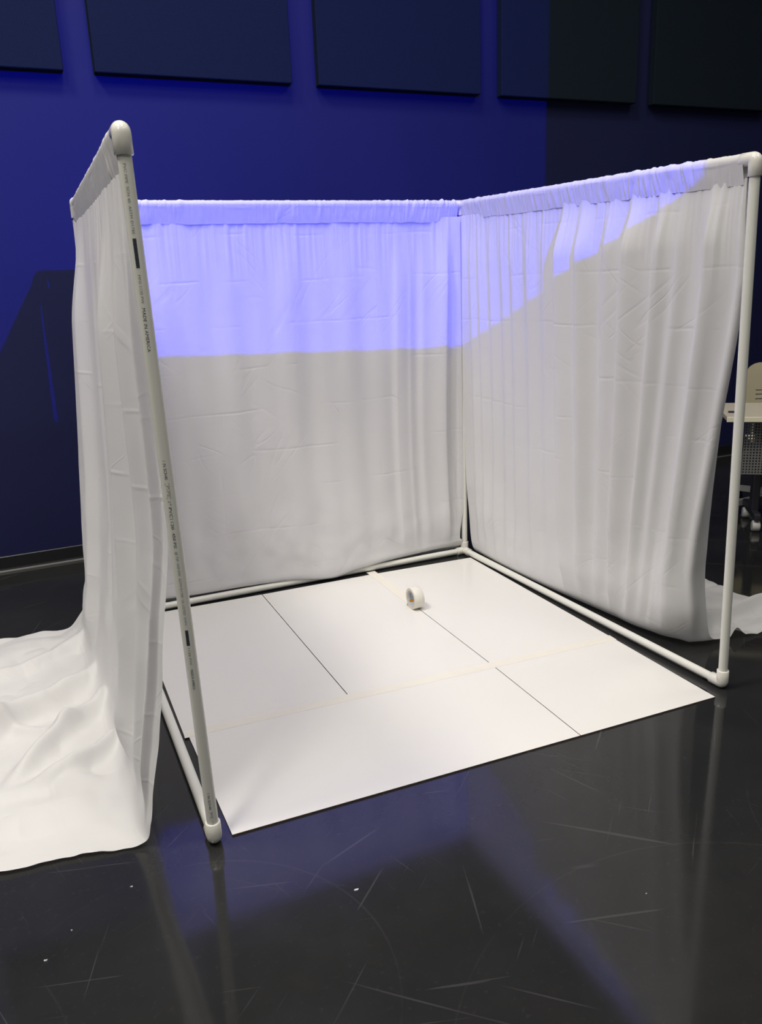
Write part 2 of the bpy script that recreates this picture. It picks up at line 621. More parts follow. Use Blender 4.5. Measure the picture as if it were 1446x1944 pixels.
def socket_profile(bm, c, d, L=0.052):
    """a socket: fat sleeve from near the joint centre out along d with a square lip"""
    p = [c, c + d * (L - 0.003), c + d * (L - 0.0008), c + d * L, c + d * L]
    sweep(bm, p, [FR, FR, FR, FR - 0.0012, PR + 0.0002], 28)


def elbow(key, ka, kb):
    c = J[key]
    da, db = (J[ka] - c).normalized(), (J[kb] - c).normalized()
    bm = bmesh.new()
    R = 0.012
    path, rad = [], []
    L = 0.052
    path += [c + da * L, c + da * L, c + da * (L - 0.001), c + da * (R + 0.004)]
    rad += [PR + 0.0002, FR - 0.001, FR, FR]
    for k in range(1, 8):
        t = k / 8
        p = (1 - t) ** 2 * (c + da * R) + 2 * t * (1 - t) * c + t * t * (c + db * R)
        path.append(p)
        rad.append(FR)
    path += [c + db * (R + 0.004), c + db * (L - 0.001), c + db * L, c + db * L]
    rad += [FR, FR, FR - 0.001, PR + 0.0002]
    sweep(bm, path, rad, 28)
    bmesh.ops.create_uvsphere(bm, u_segments=28, v_segments=18, radius=FR, matrix=Matrix.Translation(c + (da + db) * 0.0035))
    return auto_smooth(from_bm('elbow_fitting', bm, M_FIT, frame), 55)


elbow('FLb', 'FLt', 'BLb')
elbow('FLt', 'FLb', 'BLt')
elbow('FRb', 'FRt', 'BRb')
elbow('FRt', 'FRb', 'BRt')
for key, ks in (('BRb', ('BRt', 'FRb', 'BLb')), ('BRt', ('BRb', 'FRt', 'BLt')), ('BLb', ('BLt', 'FLb', 'BRb')), ('BLt', ('BLb', 'FLt', 'BRt'))):
    bm = bmesh.new()
    for k in ks:
        socket_profile(bm, J[key], (J[k] - J[key]).normalized())
    bmesh.ops.create_uvsphere(bm, u_segments=28, v_segments=18, radius=FR, matrix=Matrix.Translation(J[key]))
    auto_smooth(from_bm('corner_fitting', bm, M_FIT, frame), 55)


# printed writing wrapped round the front left post, reading downwards
def text_mesh(body, size):
    cu = bpy.data.curves.new('writing', 'FONT')
    cu.body = body
    cu.size = size
    cu.resolution_u = 2
    ob = bpy.data.objects.new('writing', cu)
    COL.objects.link(ob)
    dg = bpy.context.evaluated_depsgraph_get()
    me = bpy.data.meshes.new_from_object(ob.evaluated_get(dg))
    bpy.data.objects.remove(ob)
    bpy.data.curves.remove(cu)
    bm = bmesh.new()
    bm.from_mesh(me)
    bpy.data.meshes.remove(me)
    return bm


PA, PB = J['FLb'], J['FLt']


def post_print(bm, z_top, z_bot, mat, ang0, label=None):
    """flat x (reading) / y (letter height) shapes onto the post; reading runs down"""
    xs = [v.co.x for v in bm.verts]
    ys = [v.co.y for v in bm.verts]
    x0, x1 = min(xs), max(xs)
    y0, y1 = min(ys), max(ys)
    sc = (z_top - z_bot) / (x1 - x0)
    r = PR + 0.0003
    for v in bm.verts:
        z = z_top - (v.co.x - x0) * sc
        s = (v.co.y - (y0 + y1) / 2)
        ang = ang0 + s / r
        t = (z - PA.z) / (PB.z - PA.z)
        c = PA.lerp(PB, t)
        v.co = Vector((c.x + r * math.sin(ang), c.y - r * math.cos(ang), z))
    o = from_bm('printed_text', bm, mat, frame)
    if label:
        o['label'] = label
    return o


A0 = -0.28
post_print(text_mesh('PVC PIPE  SCH 40  ASTM D1785', 0.0085), 1.815, 1.665, M_INKF, A0)
post_print(text_mesh('MFG 1120 PW', 0.0085), 1.575, 1.510, M_INKF, A0)
post_print(text_mesh('MADE IN AMERICA', 0.0105), 1.500, 1.398, M_INK, A0)
post_print(text_mesh('1 IN SCH40', 0.0105), 1.133, 1.085, M_INK, A0)
post_print(text_mesh('[PIPE]', 0.012), 1.075, 1.035, M_INKF, A0)
post_print(text_mesh('1" PVC1120', 0.0105), 1.028, 0.955, M_INK, A0)
post_print(text_mesh('450 PSI', 0.0105), 0.945, 0.905, M_INK, A0)
post_print(text_mesh('@ 73F  NSF-PW  ASTM D1785  UL LISTED  DWV', 0.0085), 0.895, 0.690, M_INKF, A0)
post_print(text_mesh('1120 PW', 0.0085), 0.625, 0.575, M_INKF, A0)
post_print(text_mesh('MADE IN AMERICA', 0.0095), 0.562, 0.502, M_INK, A0)
post_print(text_mesh('1 IN SCH40', 0.0095), 0.178, 0.125, M_INK, A0)
post_print(text_mesh('[PIPE] 1" PVC', 0.0105), 0.118, 0.060, M_INKF, A0)
for zt, zb in ((1.655, 1.590), (0.676, 0.632)):
    bm = bmesh.new()
    n = 22
    for k in range(n):
        x = k / n
        h = 0.0042
        for j in range(4):
            y0_, y1_ = -h + 2 * h * j / 4, -h + 2 * h * (j + 1) / 4
            bm.faces.new([bm.verts.new(p) for p in ((x, y0_, 0), (x + 0.86 / n, y0_, 0), (x + 0.86 / n, y1_, 0), (x, y1_, 0))])
    o = post_print(bm, zt, zb, M_INK, A0)
    o.name = 'printed_bar'

# ================================================================== curtains
def cloth(name, cols, nu, nv, disp, mat, parent, inward, vs=None, uvo=(0, 0)):
    """cols: list of (u 0..1, [3D points down the cloth]); disp(U, V, P) -> offset along the normal and offset vector"""
    us = [c[0] for c in cols]
    C = np.array([c[1] for c in cols], float)              # (nc, K, 3)
    K = C.shape[1]
    mid = C[len(C) // 2]
    ch = np.concatenate([[0], np.cumsum(np.linalg.norm(np.diff(mid, axis=0), axis=1))])
    length = ch[-1]
    u = np.linspace(0, 1, nu)
    v = np.linspace(0, length, nv)
    A = pchip(us, C, u)                                    # (nu, K, 3)
    P = pchip(ch, np.swapaxes(A, 0, 1), v)                 # (nv, nu, 3)
    P = np.swapaxes(P, 0, 1)
    du = np.gradient(P, axis=0)
    dv = np.gradient(P, axis=1)
    Nn = np.cross(du, dv)
    Nn /= np.linalg.norm(Nn, axis=2, keepdims=True) + 1e-12
    s = np.sign((Nn[nu // 2, nv // 6] * np.array(inward)).sum())
    Nn *= s
    U, V = np.meshgrid(u, v, indexing='ij')
    d, off = disp(U, V, P)
    P = P + Nn * d[..., None] + off
    P[..., 2] = np.maximum(P[..., 2], 0.003 + 0.002 * (U % 0.05))
    width = np.linalg.norm(C[-1, 0] - C[0, 0]) + 1e-6
    UV = np.stack([U * width + uvo[0], V + uvo[1]], -1)
    return grid_mesh(name, P, UV, mat, parent)


def pocket(parent, a, b, inward, gath, seed, drop=0.082):
    """rod pocket: cloth over the top pipe, both layers stitched together below it"""
    a, b = np.array(a), np.array(b)
    L = np.linalg.norm(b - a)
    t = (b - a) / L
    n = np.array(inward)
    nu, R = int(L * 330), PR + 0.0028
    prof = []
    for k in range(9):
        f = k / 8
        prof.append((R * (1 - f) - (-0.003) * f, -drop * f))
    front = [(x, z) for x, z in prof][::-1]                # from stitch up to the pipe, inner side
    arc = [(R * math.cos(q), R * math.sin(q)) for q in np.linspace(0, math.pi, 19)]
    back = [(-x, z) for x, z in prof]
    prof = front + arc[1:-1] + back
    prof = np.array(prof)
    nvp = len(prof)
    u = np.linspace(0, L, nu)
    P = np.zeros((nu, nvp, 3))
    base = a[None] + t[None] * u[:, None]
    g = np.zeros((nu, nvp))
    arcl = np.concatenate([[0], np.cumsum(np.linalg.norm(np.diff(prof, axis=0), axis=1))])
    UU = u[:, None] + 0 * arcl[None]
    VV = arcl[None] + 0 * u[:, None]
    amp = gath(u)[:, None]
    slant = UU + 0.10 * (VV - arcl[-1] / 2) * np.sin(UU * 9 + seed) 
    g = amp * (0.55 * fbm(slant * 46, VV * 7, seed) + 0.45 * np.abs(fbm(slant * 26, VV * 5, seed + 9)) )
    g = g * 0.010
    env = 0.4 + 0.6 * np.minimum(1, np.minimum(arcl, arcl[-1] - arcl) / 0.03)[None]
    rad = np.maximum(prof[:, 0] ** 2 + prof[:, 1] ** 2, 1e-9) ** 0.5
    dirn = np.stack([np.sign(prof[:, 0]) * (prof[:, 1] < 0) + (prof[:, 1] >= 0) * prof[:, 0] / rad, (prof[:, 1] >= 0) * prof[:, 1] / rad], 1)
    up = np.array([0, 0, 1.0])
    N2 = prof[None, :, :] + dirn[None] * (np.abs(g) * env)[..., None]
    wav = 0.004 * amp * fbm(UU * 18, VV * 0, seed + 3)      # the stitched edge wanders a little
    P = base[:, None, :] + n[None, None] * N2[..., 0:1] + up * (N2[..., 1:2] + (wav * (VV < 0.05))[..., None])
    UV = np.stack([UU, VV], -1)
    return grid_mesh('rod_pocket', P, UV, M_FAB, parent)


def asym(y, y0, wf, wb, A):
    """a fold: gentle on the low side, steep on the high side"""
    t = y - y0
    return A * np.where(t < 0, np.exp(-(t / wf) ** 2), np.exp(-(t / wb) ** 2))


# ---- back curtain ------------------------------------------------------------
back = thing('curtain', 'white back curtain, its upper half washed in blue light', 'curtain', (0.94, 1.86, 0), 'white curtains of the booth')
BI = Matrix.Translation((-0.94, -1.86, 0))
xs = [-0.012, 0.30, 0.60, 0.82, 1.02, 1.25, 1.50, 1.70, 1.868]
#        how far the cloth leans over the bottom pipe (to the inside) and the height of its turn
lean = [-0.01, -0.005, 0.006, 0.020, 0.045, 0.032, 0.012, 0.004, -0.005]
hz = [0.055, 0.052, 0.048, 0.040, 0.022, 0.040, 0.052, 0.060, 0.075]
cols = []
for k, x in enumerate(xs):
    yp = 1.8650 - 0.0088 * (x - 0.035) / 1.833 + (0.028 if k == 0 else 0)
    if k == 8:
        yp = 1.838
    yq = yp
    e8 = 0.0 if k == 8 else 1.0
    top = 1.900 - 0.002 * k / 8 - 0.060
    l, h = lean[k], hz[k]
    xe = x
    pts = [(x, yp, top), (x, yq + 0.001 * e8, top - 0.10), (x, yq + 0.005 * e8, 1.2), (xe, yq + 0.010 * e8, 0.7), (xe, yq + 0.006 * e8 - 0.6 * l * e8, 0.30), (xe - (0.022 if k == 8 else 0), yp - l, 0.11),
           (x, yp - l - 0.002, h + 0.012), (x, yp - l * 0.6 + 0.010, h - 0.004), (x, yp + 0.030, 0.048), (x - 0.01 * (k == 8), yp + 0.075, 0.012), (x - 0.03 * (k == 8), yp + 0.20, 0.008), (x - 0.05 * (k == 8), yp + 0.45, 0.008)]
    cols.append((k / 8 if False else (x - xs[0]) / (xs[-1] - xs[0]), pts))


def disp_back(U, V, P):
    x = P[..., 0]
    z = P[..., 2]
    hang = sstep(0.02, 0.25, z)
    f = 0.004 * np.sin(x * 23 + 0.6 * np.sin(z * 3)) + 0.003 * np.sin(x * 41 + 1.0)
    xx = x + 0.012 * np.sin(z * 2.3)
    f += asym(xx, 1.50, 0.02, 0.06, 0.016) + asym(xx, 0.90, 0.05, 0.10, 0.010) + asym(xx, 1.22, 0.06, 0.10, 0.008)
    f += asym(xx, 1.78, 0.05, 0.014, 0.034) - 0.018 * ridge(xx - 1.83, 0.02)
    f += asym(xx, 1.65, 0.02, 0.03, 0.010) + asym(xx, 1.58, 0.015, 0.02, 0.006)
    env = 0.10 + 0.90 * sstep(1.82, 1.45, z)
    g = 0.006 * fbm(x * 60, z * 1.2, 5) * sstep(1.45, 1.80, z)
    w_ = 0.014 * fbm(x * 5, z * 4, 11) * sstep(0.7, 0.15, z)
    tr = 0.02 * np.abs(fbm(x * 6, P[..., 1] * 6, 21)) * sstep(0.05, 0.0, z)
    fo = 0.010 * fbm(x * 13, z * 11, 31, 2) * sstep(0.35, 0.10, z)
    keep = sstep(1.0, 0.965, U)
    return (f * env * hang + g) * keep + w_ * hang * keep + tr + fo * hang, np.zeros_like(P)


o = cloth('drape', cols, 420, 420, disp_back, M_FAB, back, (0, -1, 0))
o.matrix_parent_inverse = BI
o = pocket(back, (0.035, 1.8650, 1.9000), (1.858, 1.8562, 1.8970), (0, -1, 0),
           lambda u: 0.85 + 1.2 * sstep(1.15, 1.65, u) + 0.35 * np.sin(u * 7), 3)
o.matrix_parent_inverse = BI

# ---- right curtain -----------------------------------------------------------
right = thing('curtain', 'right side white curtain with deep vertical folds and blue stripes near its top', 'curtain', (1.9, 0.95, 0), 'white curtains of the booth')
RI = Matrix.Translation((-1.9, -0.95, 0))
# columns from the back corner (u = 0) to the front edge and round the turned-back front edge (u = 1)
cols = []


def rcol(u, ytop, xtop, ztop, rows):
    px = 1.8868 + (1.8985 - 1.8868) * (1.838 - ytop) / 1.798
    pz = 1.8970 - (1.8970 - 1.8637) * (1.838 - ytop) / 1.798
    if u == 0.0:
        px = xtop
    cols.append((u, [(px + (0.004 if u == 1 else 0), ytop, pz - 0.055), (px + 0.001 + (0.010 if u == 1 else 0), ytop, pz - 0.15)] + rows))


def rrows(y2, x2, y3, x3, y4, x4, yb, xb, ye, xe, hz=0.016):
    return [(x2, y2, 1.45), (x3, y3, 0.95), (x4, y4, 0.40), ((x4 + xb) / 2, (y4 + yb) / 2, 0.17), (xb, yb, 0.055), (xb + 0.035, yb, hz), (xb + 0.13, yb * 0.9 + ye * 0.1, 0.009),
            ((xb + xe) / 2 + 0.05, (yb + ye) / 2, 0.009), (xe, ye, 0.008)]


rcol(0.00, 1.838, 1.874, 1.812, rrows(1.838, 1.872, 1.838, 1.874, 1.828, 1.886, 1.80, 1.905, 1.80, 2.70))
rcol(0.17, 1.52, 1.894, 1.805, rrows(1.52, 1.898, 1.52, 1.905, 1.52, 1.907, 1.50, 1.905, 1.50, 2.72))
rcol(0.36, 1.16, 1.895, 1.800, rrows(1.16, 1.900, 1.16, 1.912, 1.16, 1.920, 1.15, 1.925, 1.15, 2.70))
rcol(0.52, 0.84, 1.896, 1.793, rrows(0.84, 1.903, 0.85, 1.92, 0.87, 1.940, 0.88, 1.955, 0.86, 2.72))
rcol(0.66, 0.55, 1.897, 1.790, rrows(0.56, 1.905, 0.60, 1.93, 0.66, 1.955, 0.69, 1.975, 0.66, 2.70))
rcol(0.78, 0.32, 1.898, 1.787, rrows(0.33, 1.908, 0.40, 1.94, 0.49, 1.972, 0.54, 1.985, 0.50, 2.72))
rcol(0.88, 0.13, 1.899, 1.785, rrows(0.14, 1.912, 0.23, 1.955, 0.33, 1.99, 0.385, 2.03, 0.36, 2.72))
rcol(0.94, 0.045, 1.899, 1.784, rrows(0.045, 1.914, 0.155, 1.965, 0.27, 2.01, 0.31, 2.09, 0.285, 2.74))
rcol(1.00, 0.035, 1.915, 1.783, rrows(0.055, 1.945, 0.215, 2.06, 0.275, 2.10, 0.285, 2.16, 0.235, 2.70))


def disp_right(U, V, P):
    y = P[..., 1]
    z = P[..., 2]
    x = P[..., 0]
    hang = sstep(0.02, 0.22, z)
    yy = (1 - U) * 1.80 + 0.03 + 0.012 * np.sin(z * 2.1 + 3 * U)      # nominal place along the rod
    edge = sstep(1.0, 0.90, U) * sstep(0.0, 0.035, U)
    f = 0.0
    for (y0, wf, wb, A) in [(1.735, 0.03, 0.015, 0.012), (1.66, 0.03, 0.015, 0.014), (1.57, 0.035, 0.015, 0.012), (1.47, 0.035, 0.02, 0.009), (1.385, 0.04, 0.02, 0.010), (1.26, 0.05, 0.025, 0.012),
                            (1.14, 0.05, 0.03, 0.010), (1.015, 0.10, 0.012, 0.030), (0.88, 0.055, 0.03, 0.024), (0.75, 0.06, 0.03, 0.018), (0.635, 0.075, 0.018, 0.030),
                            (0.49, 0.05, 0.022, 0.022), (0.40, 0.03, 0.03, 0.010), (0.27, 0.06, 0.03, 0.020), (0.12, 0.07, 0.03, 0.014)]:
        f = f + asym(yy, y0, wf, wb, A * np.where(y0 < 1.1, 2.0, 1.2))
    env = 0.10 + 0.90 * sstep(1.815, 1.60, z)
    low = 0.75 + 0.25 * sstep(0.1, 0.6, z)
    g = 0.007 * fbm(yy * 55, z * 1.2, 15) * sstep(1.40, 1.78, z)
    w_ = 0.012 * fbm(yy * 5, z * 3.5, 41) * sstep(0.8, 0.2, z)
    f = f + 0.030 * sstep(0.37, 0.34, yy) * sstep(0.55, 0.10, z)
    d = (f * env * low * edge + w_) * hang + g
    tr = sstep(0.06, 0.0, z) * sstep(1.98, 2.10, x)
    rid = 0.060 * np.abs(fbm(x * 4.0 + y * 2, y * 7, 51, 2)) + 0.055 * ridge(y - 0.40 - 0.10 * (x - 2.0), 0.030) * sstep(2.05, 2.2, x)
    rid = rid + 0.11 * np.maximum(0, fbm(x * 13, y * 2, 61, 2)) * sstep(0.42, 0.27, y)
    off = np.zeros_like(P)
    off[..., 2] = tr * rid
    return d * (1 - tr), off


o = cloth('drape', cols, 460, 400, disp_right, M_FAB, right, (-1, 0, 0), uvo=(3.1, 0.4))
o.matrix_parent_inverse = RI
o = pocket(right, (1.8869, 1.826, 1.8968), (1.8985, 0.040, 1.8637), (-1, 0, 0),
           lambda u: 0.9 + 0.9 * ridge(u - 1.35, 0.30) + 0.5 * ridge(u - 0.1, 0.2) - 0.6 * sstep(1.62, 1.75, u), 13, drop=0.075)
o.matrix_parent_inverse = RI

# ---- left curtain, with a long train on the floor ----------------------------
left = thing('curtain', 'left side white curtain whose long train spreads over the black floor', 'curtain', (-0.02, 0.95, 0), 'white curtains of the booth')
LI = Matrix.Translation((0.02, -0.95, 0))
cols = []
# u, y, then x at heights (top, 1.42, .95, .68, .345, .187, .10), then touchdown x, train y's and hem x
rowsL = [
    (0.00, 0.052, (-0.030, -0.018, -0.030, -0.062, -0.117, -0.150, -0.170), -0.195, 0.075, 0.15, -0.60, 0.24, -0.90),
    (0.10, 0.16, (-0.040, -0.052, -0.060, -0.085, -0.132, -0.160, -0.178), -0.215, 0.17, 0.24, -0.60, 0.32, -0.95),
    (0.28, 0.48, (-0.034, -0.054, -0.075, -0.098, -0.140, -0.165, -0.180), -0.225, 0.50, 0.54, -0.60, 0.58, -0.98),
    (0.50, 0.90, (-0.026, -0.056, -0.085, -0.105, -0.145, -0.170, -0.190), -0.235, 0.92, 0.96, -0.60, 0.98, -1.00),
    (0.72, 1.33, (-0.018, -0.044, -0.075, -0.098, -0.150, -0.175, -0.200), -0.245, 1.34, 1.36, -0.60, 1.38, -1.00),
    (0.88, 1.66, (-0.014, -0.052, -0.092, -0.118, -0.152, -0.190, -0.215), -0.260, 1.66, 1.66, -0.62, 1.70, -1.00),
    (1.00, 1.850, (-0.012, -0.018, -0.026, -0.046, -0.115, -0.165, -0.205), -0.275, 1.82, 1.86, -0.62, 1.93, -0.98),
]
for (u, y, hx, td, y1, y2, x2, y3, x3) in rowsL:
    zt = 1.886 + 0.014 * (y / 1.86) - 0.080
    pts = [(hx[0], y, zt), (hx[1], y, 1.42), (hx[2], y, 0.95), (hx[3], y, 0.68), (hx[4], y, 0.345), (hx[5], y, 0.187), (hx[6], y, 0.09), (td, y1, 0.016),
           (td * 0.6 + x2 * 0.4, (y1 + y2) / 2, 0.010), (x2, y2, 0.010), (x3, y3, 0.010)]
    cols.append((u, pts))


def disp_left(U, V, P):
    y = P[..., 1]
    z = P[..., 2]
    x = P[..., 0]
    hang = sstep(0.03, 0.25, z)
    yy = U * 1.77 + 0.06 + 0.02 * np.sin(z * 1.8 + 2 * U)
    f = 0.0
    # normal points outwards here (towards -x)
    for (y0, wf, wb, A) in [(1.42, 0.035, 0.30, 0.046), (1.05, 0.03, 0.06, 0.012), (0.80, 0.08, 0.05, 0.018), (0.52, 0.05, 0.06, 0.050), (0.32, 0.04, 0.05, 0.028), (0.155, 0.012, 0.04, 0.022)]:
        f = f + asym(yy, y0, wf, wb, A)
    f = f - 0.014 * ridge(yy - 0.28, 0.03) - 0.016 * ridge(yy - 0.68, 0.05) - 0.012 * ridge(yy - 1.0, 0.06)
    env = 0.06 + 0.94 * sstep(1.80, 1.40, z)
    g = 0.006 * fbm(yy * 50, z * 1.2, 25) * sstep(1.45, 1.78, z)
    w_ = 0.022 * fbm(yy * 5, z * 3.0, 71) * sstep(1.3, 0.3, z)
    d = (f * env + w_) * hang + g
    # the train: long soft ridges that run out from the foot of the cloth
    tr = sstep(0.10, 0.02, z) * sstep(-0.12, -0.22, x)
    a = x + 0.22
    h = 0.0
    # (start y, drift per metre outwards, width, height, reach)
    for (y0, dr, wd, A, r0, r1) in [(0.93, -1.0, 0.055, 0.060, -0.05, 0.40), (0.64, -0.55, 0.040, 0.060, -0.05, 0.30), (1.25, -0.9, 0.06, 0.055, 0.0, 0.6), (1.58, -0.4, 0.05, 0.040, 0.0, 0.7),
                                     (0.78, 0.5, 0.035, 0.028, 0.10, 0.5), (0.42, 0.2, 0.05, 0.020, 0.05, 0.5), (0.30, 0.25, 0.07, 0.020, 0.1, 0.7), (1.05, -0.2, 0.05, 0.034, 0.15, 0.8)]:
        c = y0 - dr * a + 0.03 * np.sin(a * 11 + y0 * 9)
        reach = sstep(-r1, -r1 + 0.18, a) * sstep(-r0 + 0.06, -r0 - 0.06, a)
        h = h + A * ridge(y - c, wd) * reach
    h = h + 0.040 * np.abs(fbm(x * 3.0, y * 3.0, 81, 3)) + 0.016 * np.abs(fbm(x * 9, y * 7, 91, 2))
    flat = sstep(0.06, 0.30, y)                                        # flat towards the camera side
    h = h * (0.25 + 0.75 * flat)
    off = np.zeros_like(P)
    off[..., 2] = tr * h
    # the hem turned up near the front picture edge
    off[..., 1] += -0.02 * tr * sstep(0.25, 0.10, y) * fbm(x * 9, x * 0, 97)
    return d * (1 - tr), off


o = cloth('drape', cols, 480, 520, disp_left, M_FAB, left, (-1, 0, 0), uvo=(6.2, 0.1))
o.matrix_parent_inverse = LI
o = pocket(left, (-0.0354, 0.040, 1.8862), (0.0045, 1.842, 1.8998), (-1, 0, 0), lambda u: 0.45 + 2.2 * ridge(u - 1.76, 0.07) + 1.6 * ridge(u - 0.16, 0.10), 23)
o.matrix_parent_inverse = LI

# ================================================================== white boards on the floor
def slab(name, quad, z0, z1, mtop, mside, label, cat, group):
    bm = bmesh.new()
    lo = [bm.verts.new((x, y, z0)) for x, y in quad]
    hi = [bm.verts.new((x, y, z1)) for x, y in quad]
    bm.faces.new(hi).material_index = 0
    bm.faces.new(lo[::-1]).material_index = 1
    for i in range(4):
        bm.faces.new((lo[i], lo[(i + 1) % 4], hi[(i + 1) % 4], hi[i])).material_index = 1
    o = from_bm(name, bm, mtop)
    o.data.materials.append(mside)
    return tag(o, label, cat, group)


BZ0, BZ1 = 0.0005, 0.0055
BG = 'white boards covering the booth floor'
slab('floor_board', [(0.046, 0.008), (1.2575, -0.029), (1.2720, 0.5660), (0.040, 0.6260)], BZ0, BZ1, M_BOARD, M_BOARDE, 'long white hardboard sheet along the front, beside the left post', 'board', BG)
slab('floor_board', [(1.2605, -0.029), (1.857, -0.046), (1.864, 0.5380), (1.2750, 0.5650)], BZ0, BZ1, M_BOARD, M_BOARDE, 'short white hardboard sheet at the front right corner', 'board', BG)
slab('floor_board', [(0.026, 0.6290), (0.6530, 0.5990), (0.6555, 1.812), (0.036, 1.838)], BZ0, BZ1, M_BOARD, M_BOARDE, 'white hardboard sheet at the back left, left of the open black seam', 'board', BG)
slab('floor_board', [(0.6565, 0.5985), (1.2715, 0.5690), (1.2785, 1.796), (0.6590, 1.812)], BZ0, BZ1, M_BOARD, M_BOARDE, 'white hardboard sheet in the back middle, left of the tape roll', 'board', BG)
slab('floor_board', [(1.2745, 0.5680), (1.864, 0.5410), (1.867, 1.763), (1.2815, 1.796)], BZ0, BZ1, M_BOARD, M_BOARDE, 'white hardboard sheet at the back right, under the right curtain', 'board', BG)

# tape strips over the seams
def strip(pts, wdt, z, label):
    bm = bmesh.new()
    rows = []
    for i, p in enumerate(pts):
        p = Vector((p[0], p[1], 0))
        q = Vector((*pts[min(i + 1, len(pts) - 1)][:2], 0)) - Vector((*pts[max(i - 1, 0)][:2], 0))
        n = Vector((-q.y, q.x, 0)).normalized()
        zz = z if len(pts[i]) < 3 else pts[i][2]
        rows.append([bm.verts.new((*(p + n * s * wdt / 2).xy, zz + h)) for s, h in ((1, 0), (1, 0.0004), (-1, 0.0004), (-1, 0))])
    for a, b in zip(rows, rows[1:]):
        for k in range(4):
            bm.faces.new((a[k], b[k], b[(k + 1) % 4], a[(k + 1) % 4]))
    bm.faces.new(rows[0])
    bm.faces.new(rows[-1][::-1])
    o = from_bm('tape_strip', bm, M_TAPE)
    return tag(o, label, 'tape', 'cream tape strips over the board seams')


strip([(0.026, 0.628), (0.65, 0.598), (1.272, 0.568), (1.868, 0.540)], 0.050, BZ1 + 0.0001, 'long cream tape strip across the boards from left to right')
strip([(1.2800, 1.318), (1.2795, 1.60), (1.2800, 1.790), (1.2802, 1.842, 0.0042)], 0.050, BZ1 + 0.0006, 'short cream tape strip from the tape roll to the back pipe')

# tape roll
RC = Vector((1.268, 1.262, 0))
roll = thing('tape_roll', 'roll of cream tape standing on edge on the white boards', 'tape', RC)
RO, RI_, RW = 0.0525, 0.0385, 0.050
zc = BZ1 + RO + 0.0002


def ring(name, r0, r1, wdt, mats, parent, seg=72):
    bm = bmesh.new()
    prof = [(r0, -wdt / 2), (r0, wdt / 2), (r1 - 0.0008, wdt / 2), (r1, wdt / 2 - 0.0008), (r1, -wdt / 2 + 0.0008), (r1 - 0.0008, -wdt / 2)]
    rings = []
    for k in range(seg):
        t = 2 * math.pi * k / seg
        rings.append([bm.verts.new((x, r * math.cos(t), zc + r * math.sin(t))) for r, x in prof])
    n = len(prof)
    for k in range(seg):
        for i in range(n):
            f = bm.faces.new((rings[k][i], rings[(k + 1) % seg][i], rings[(k + 1) % seg][(i + 1) % n], rings[k][(i + 1) % n]))
            f.material_index = 1 if i in (1, 5) else 0
            f.smooth = i in (0, 3)
    o = from_bm(name, bm, mats[0], parent)
    if len(mats) > 1:
        o.data.materials.append(mats[1])
    return o


ring('tape', RI_ + 0.0025, RO, RW, (M_TAPE, M_TAPES), roll)
core = ring('core', RI_, RI_ + 0.0025, RW, (M_CORE, M_CORE), roll)
core['label'] = 'white card core with print'
# loose end of the tape lifting from the boards behind the roll
bm = bmesh.new()
ra = []
for k in range(9):
    t = k / 8
    yv = 0.050 - 0.012 * t
    zv = 0.0068 - 0 + (0.014) * t ** 1.6
    ra.append([bm.verts.new((s * RW / 2, yv, zv)) for s in (-1, 1)])
for a, b in zip(ra, ra[1:]):
    bm.faces.new((a[0], a[1], b[1], b[0]))
from_bm('tape_end', bm, M_TAPES, roll)


# print inside the core: letters and an orange badge, on the far inner wall
def core_print(name, bm, ang_c, scale_y, mat):
    r = RI_ - 0.0004
    for v in bm.verts:
        ang = ang_c - v.co.x / r
        x = v.co.y * scale_y - 0.007
        v.co = Vector((x, r * math.cos(ang), zc + r * math.sin(ang)))
    return from_bm(name, bm, mat, core)


tb = text_mesh('DUCK', 0.013)
cx_ = sum(v.co.x for v in tb.verts) / len(tb.verts)
for v in tb.verts:
    v.co.x -= cx_
    v.co.y -= 0.004
core_print('printed_text', tb, math.radians(-8), -1.0, M_GREENK)
bm = bmesh.new()
bmesh.ops.create_circle(bm, cap_ends=True, segments=20, radius=0.0085)
for v in bm.verts:
    v.co.y *= 1.3
bmesh.ops.triangulate(bm, faces=bm.faces)
core_print('printed_badge', bm, math.radians(-40), 1.0, M_ORANGE)

# ================================================================== table and chair beyond the right curtain
TA = Vector((0.795, -0.607, 0)).normalized()
TB = Vector((-TA.y, TA.x, 0))
T0 = Vector((3.262, 1.304, 0))


def frame_obj(o):
    M = Matrix((TA, TB, Vector((0, 0, 1)))).transposed().to_4x4()
    return M


table = thing('training_table', 'cream rolling table with a perforated grey panel beyond the right post', 'table', T0)
table.rotation_euler = (0, 0, math.atan2(TA.y, TA.x))
TL, TD, TH = 1.45, 0.52, 0.727
bm = bmesh.new()
add_box(bm, (0, 0.0, TH - 0.027), (TL, TD, TH), bevel=0.004)
top = from_bm('tabletop', bm, M_TABLET, table)
bm = bmesh.new()
add_box(bm, (-0.003, -0.005, TH - 0.029), (TL + 0.003, 0.0, TH - 0.001), bevel=0.002)
e = from_bm('edge_band', bm, M_TABLE, top)
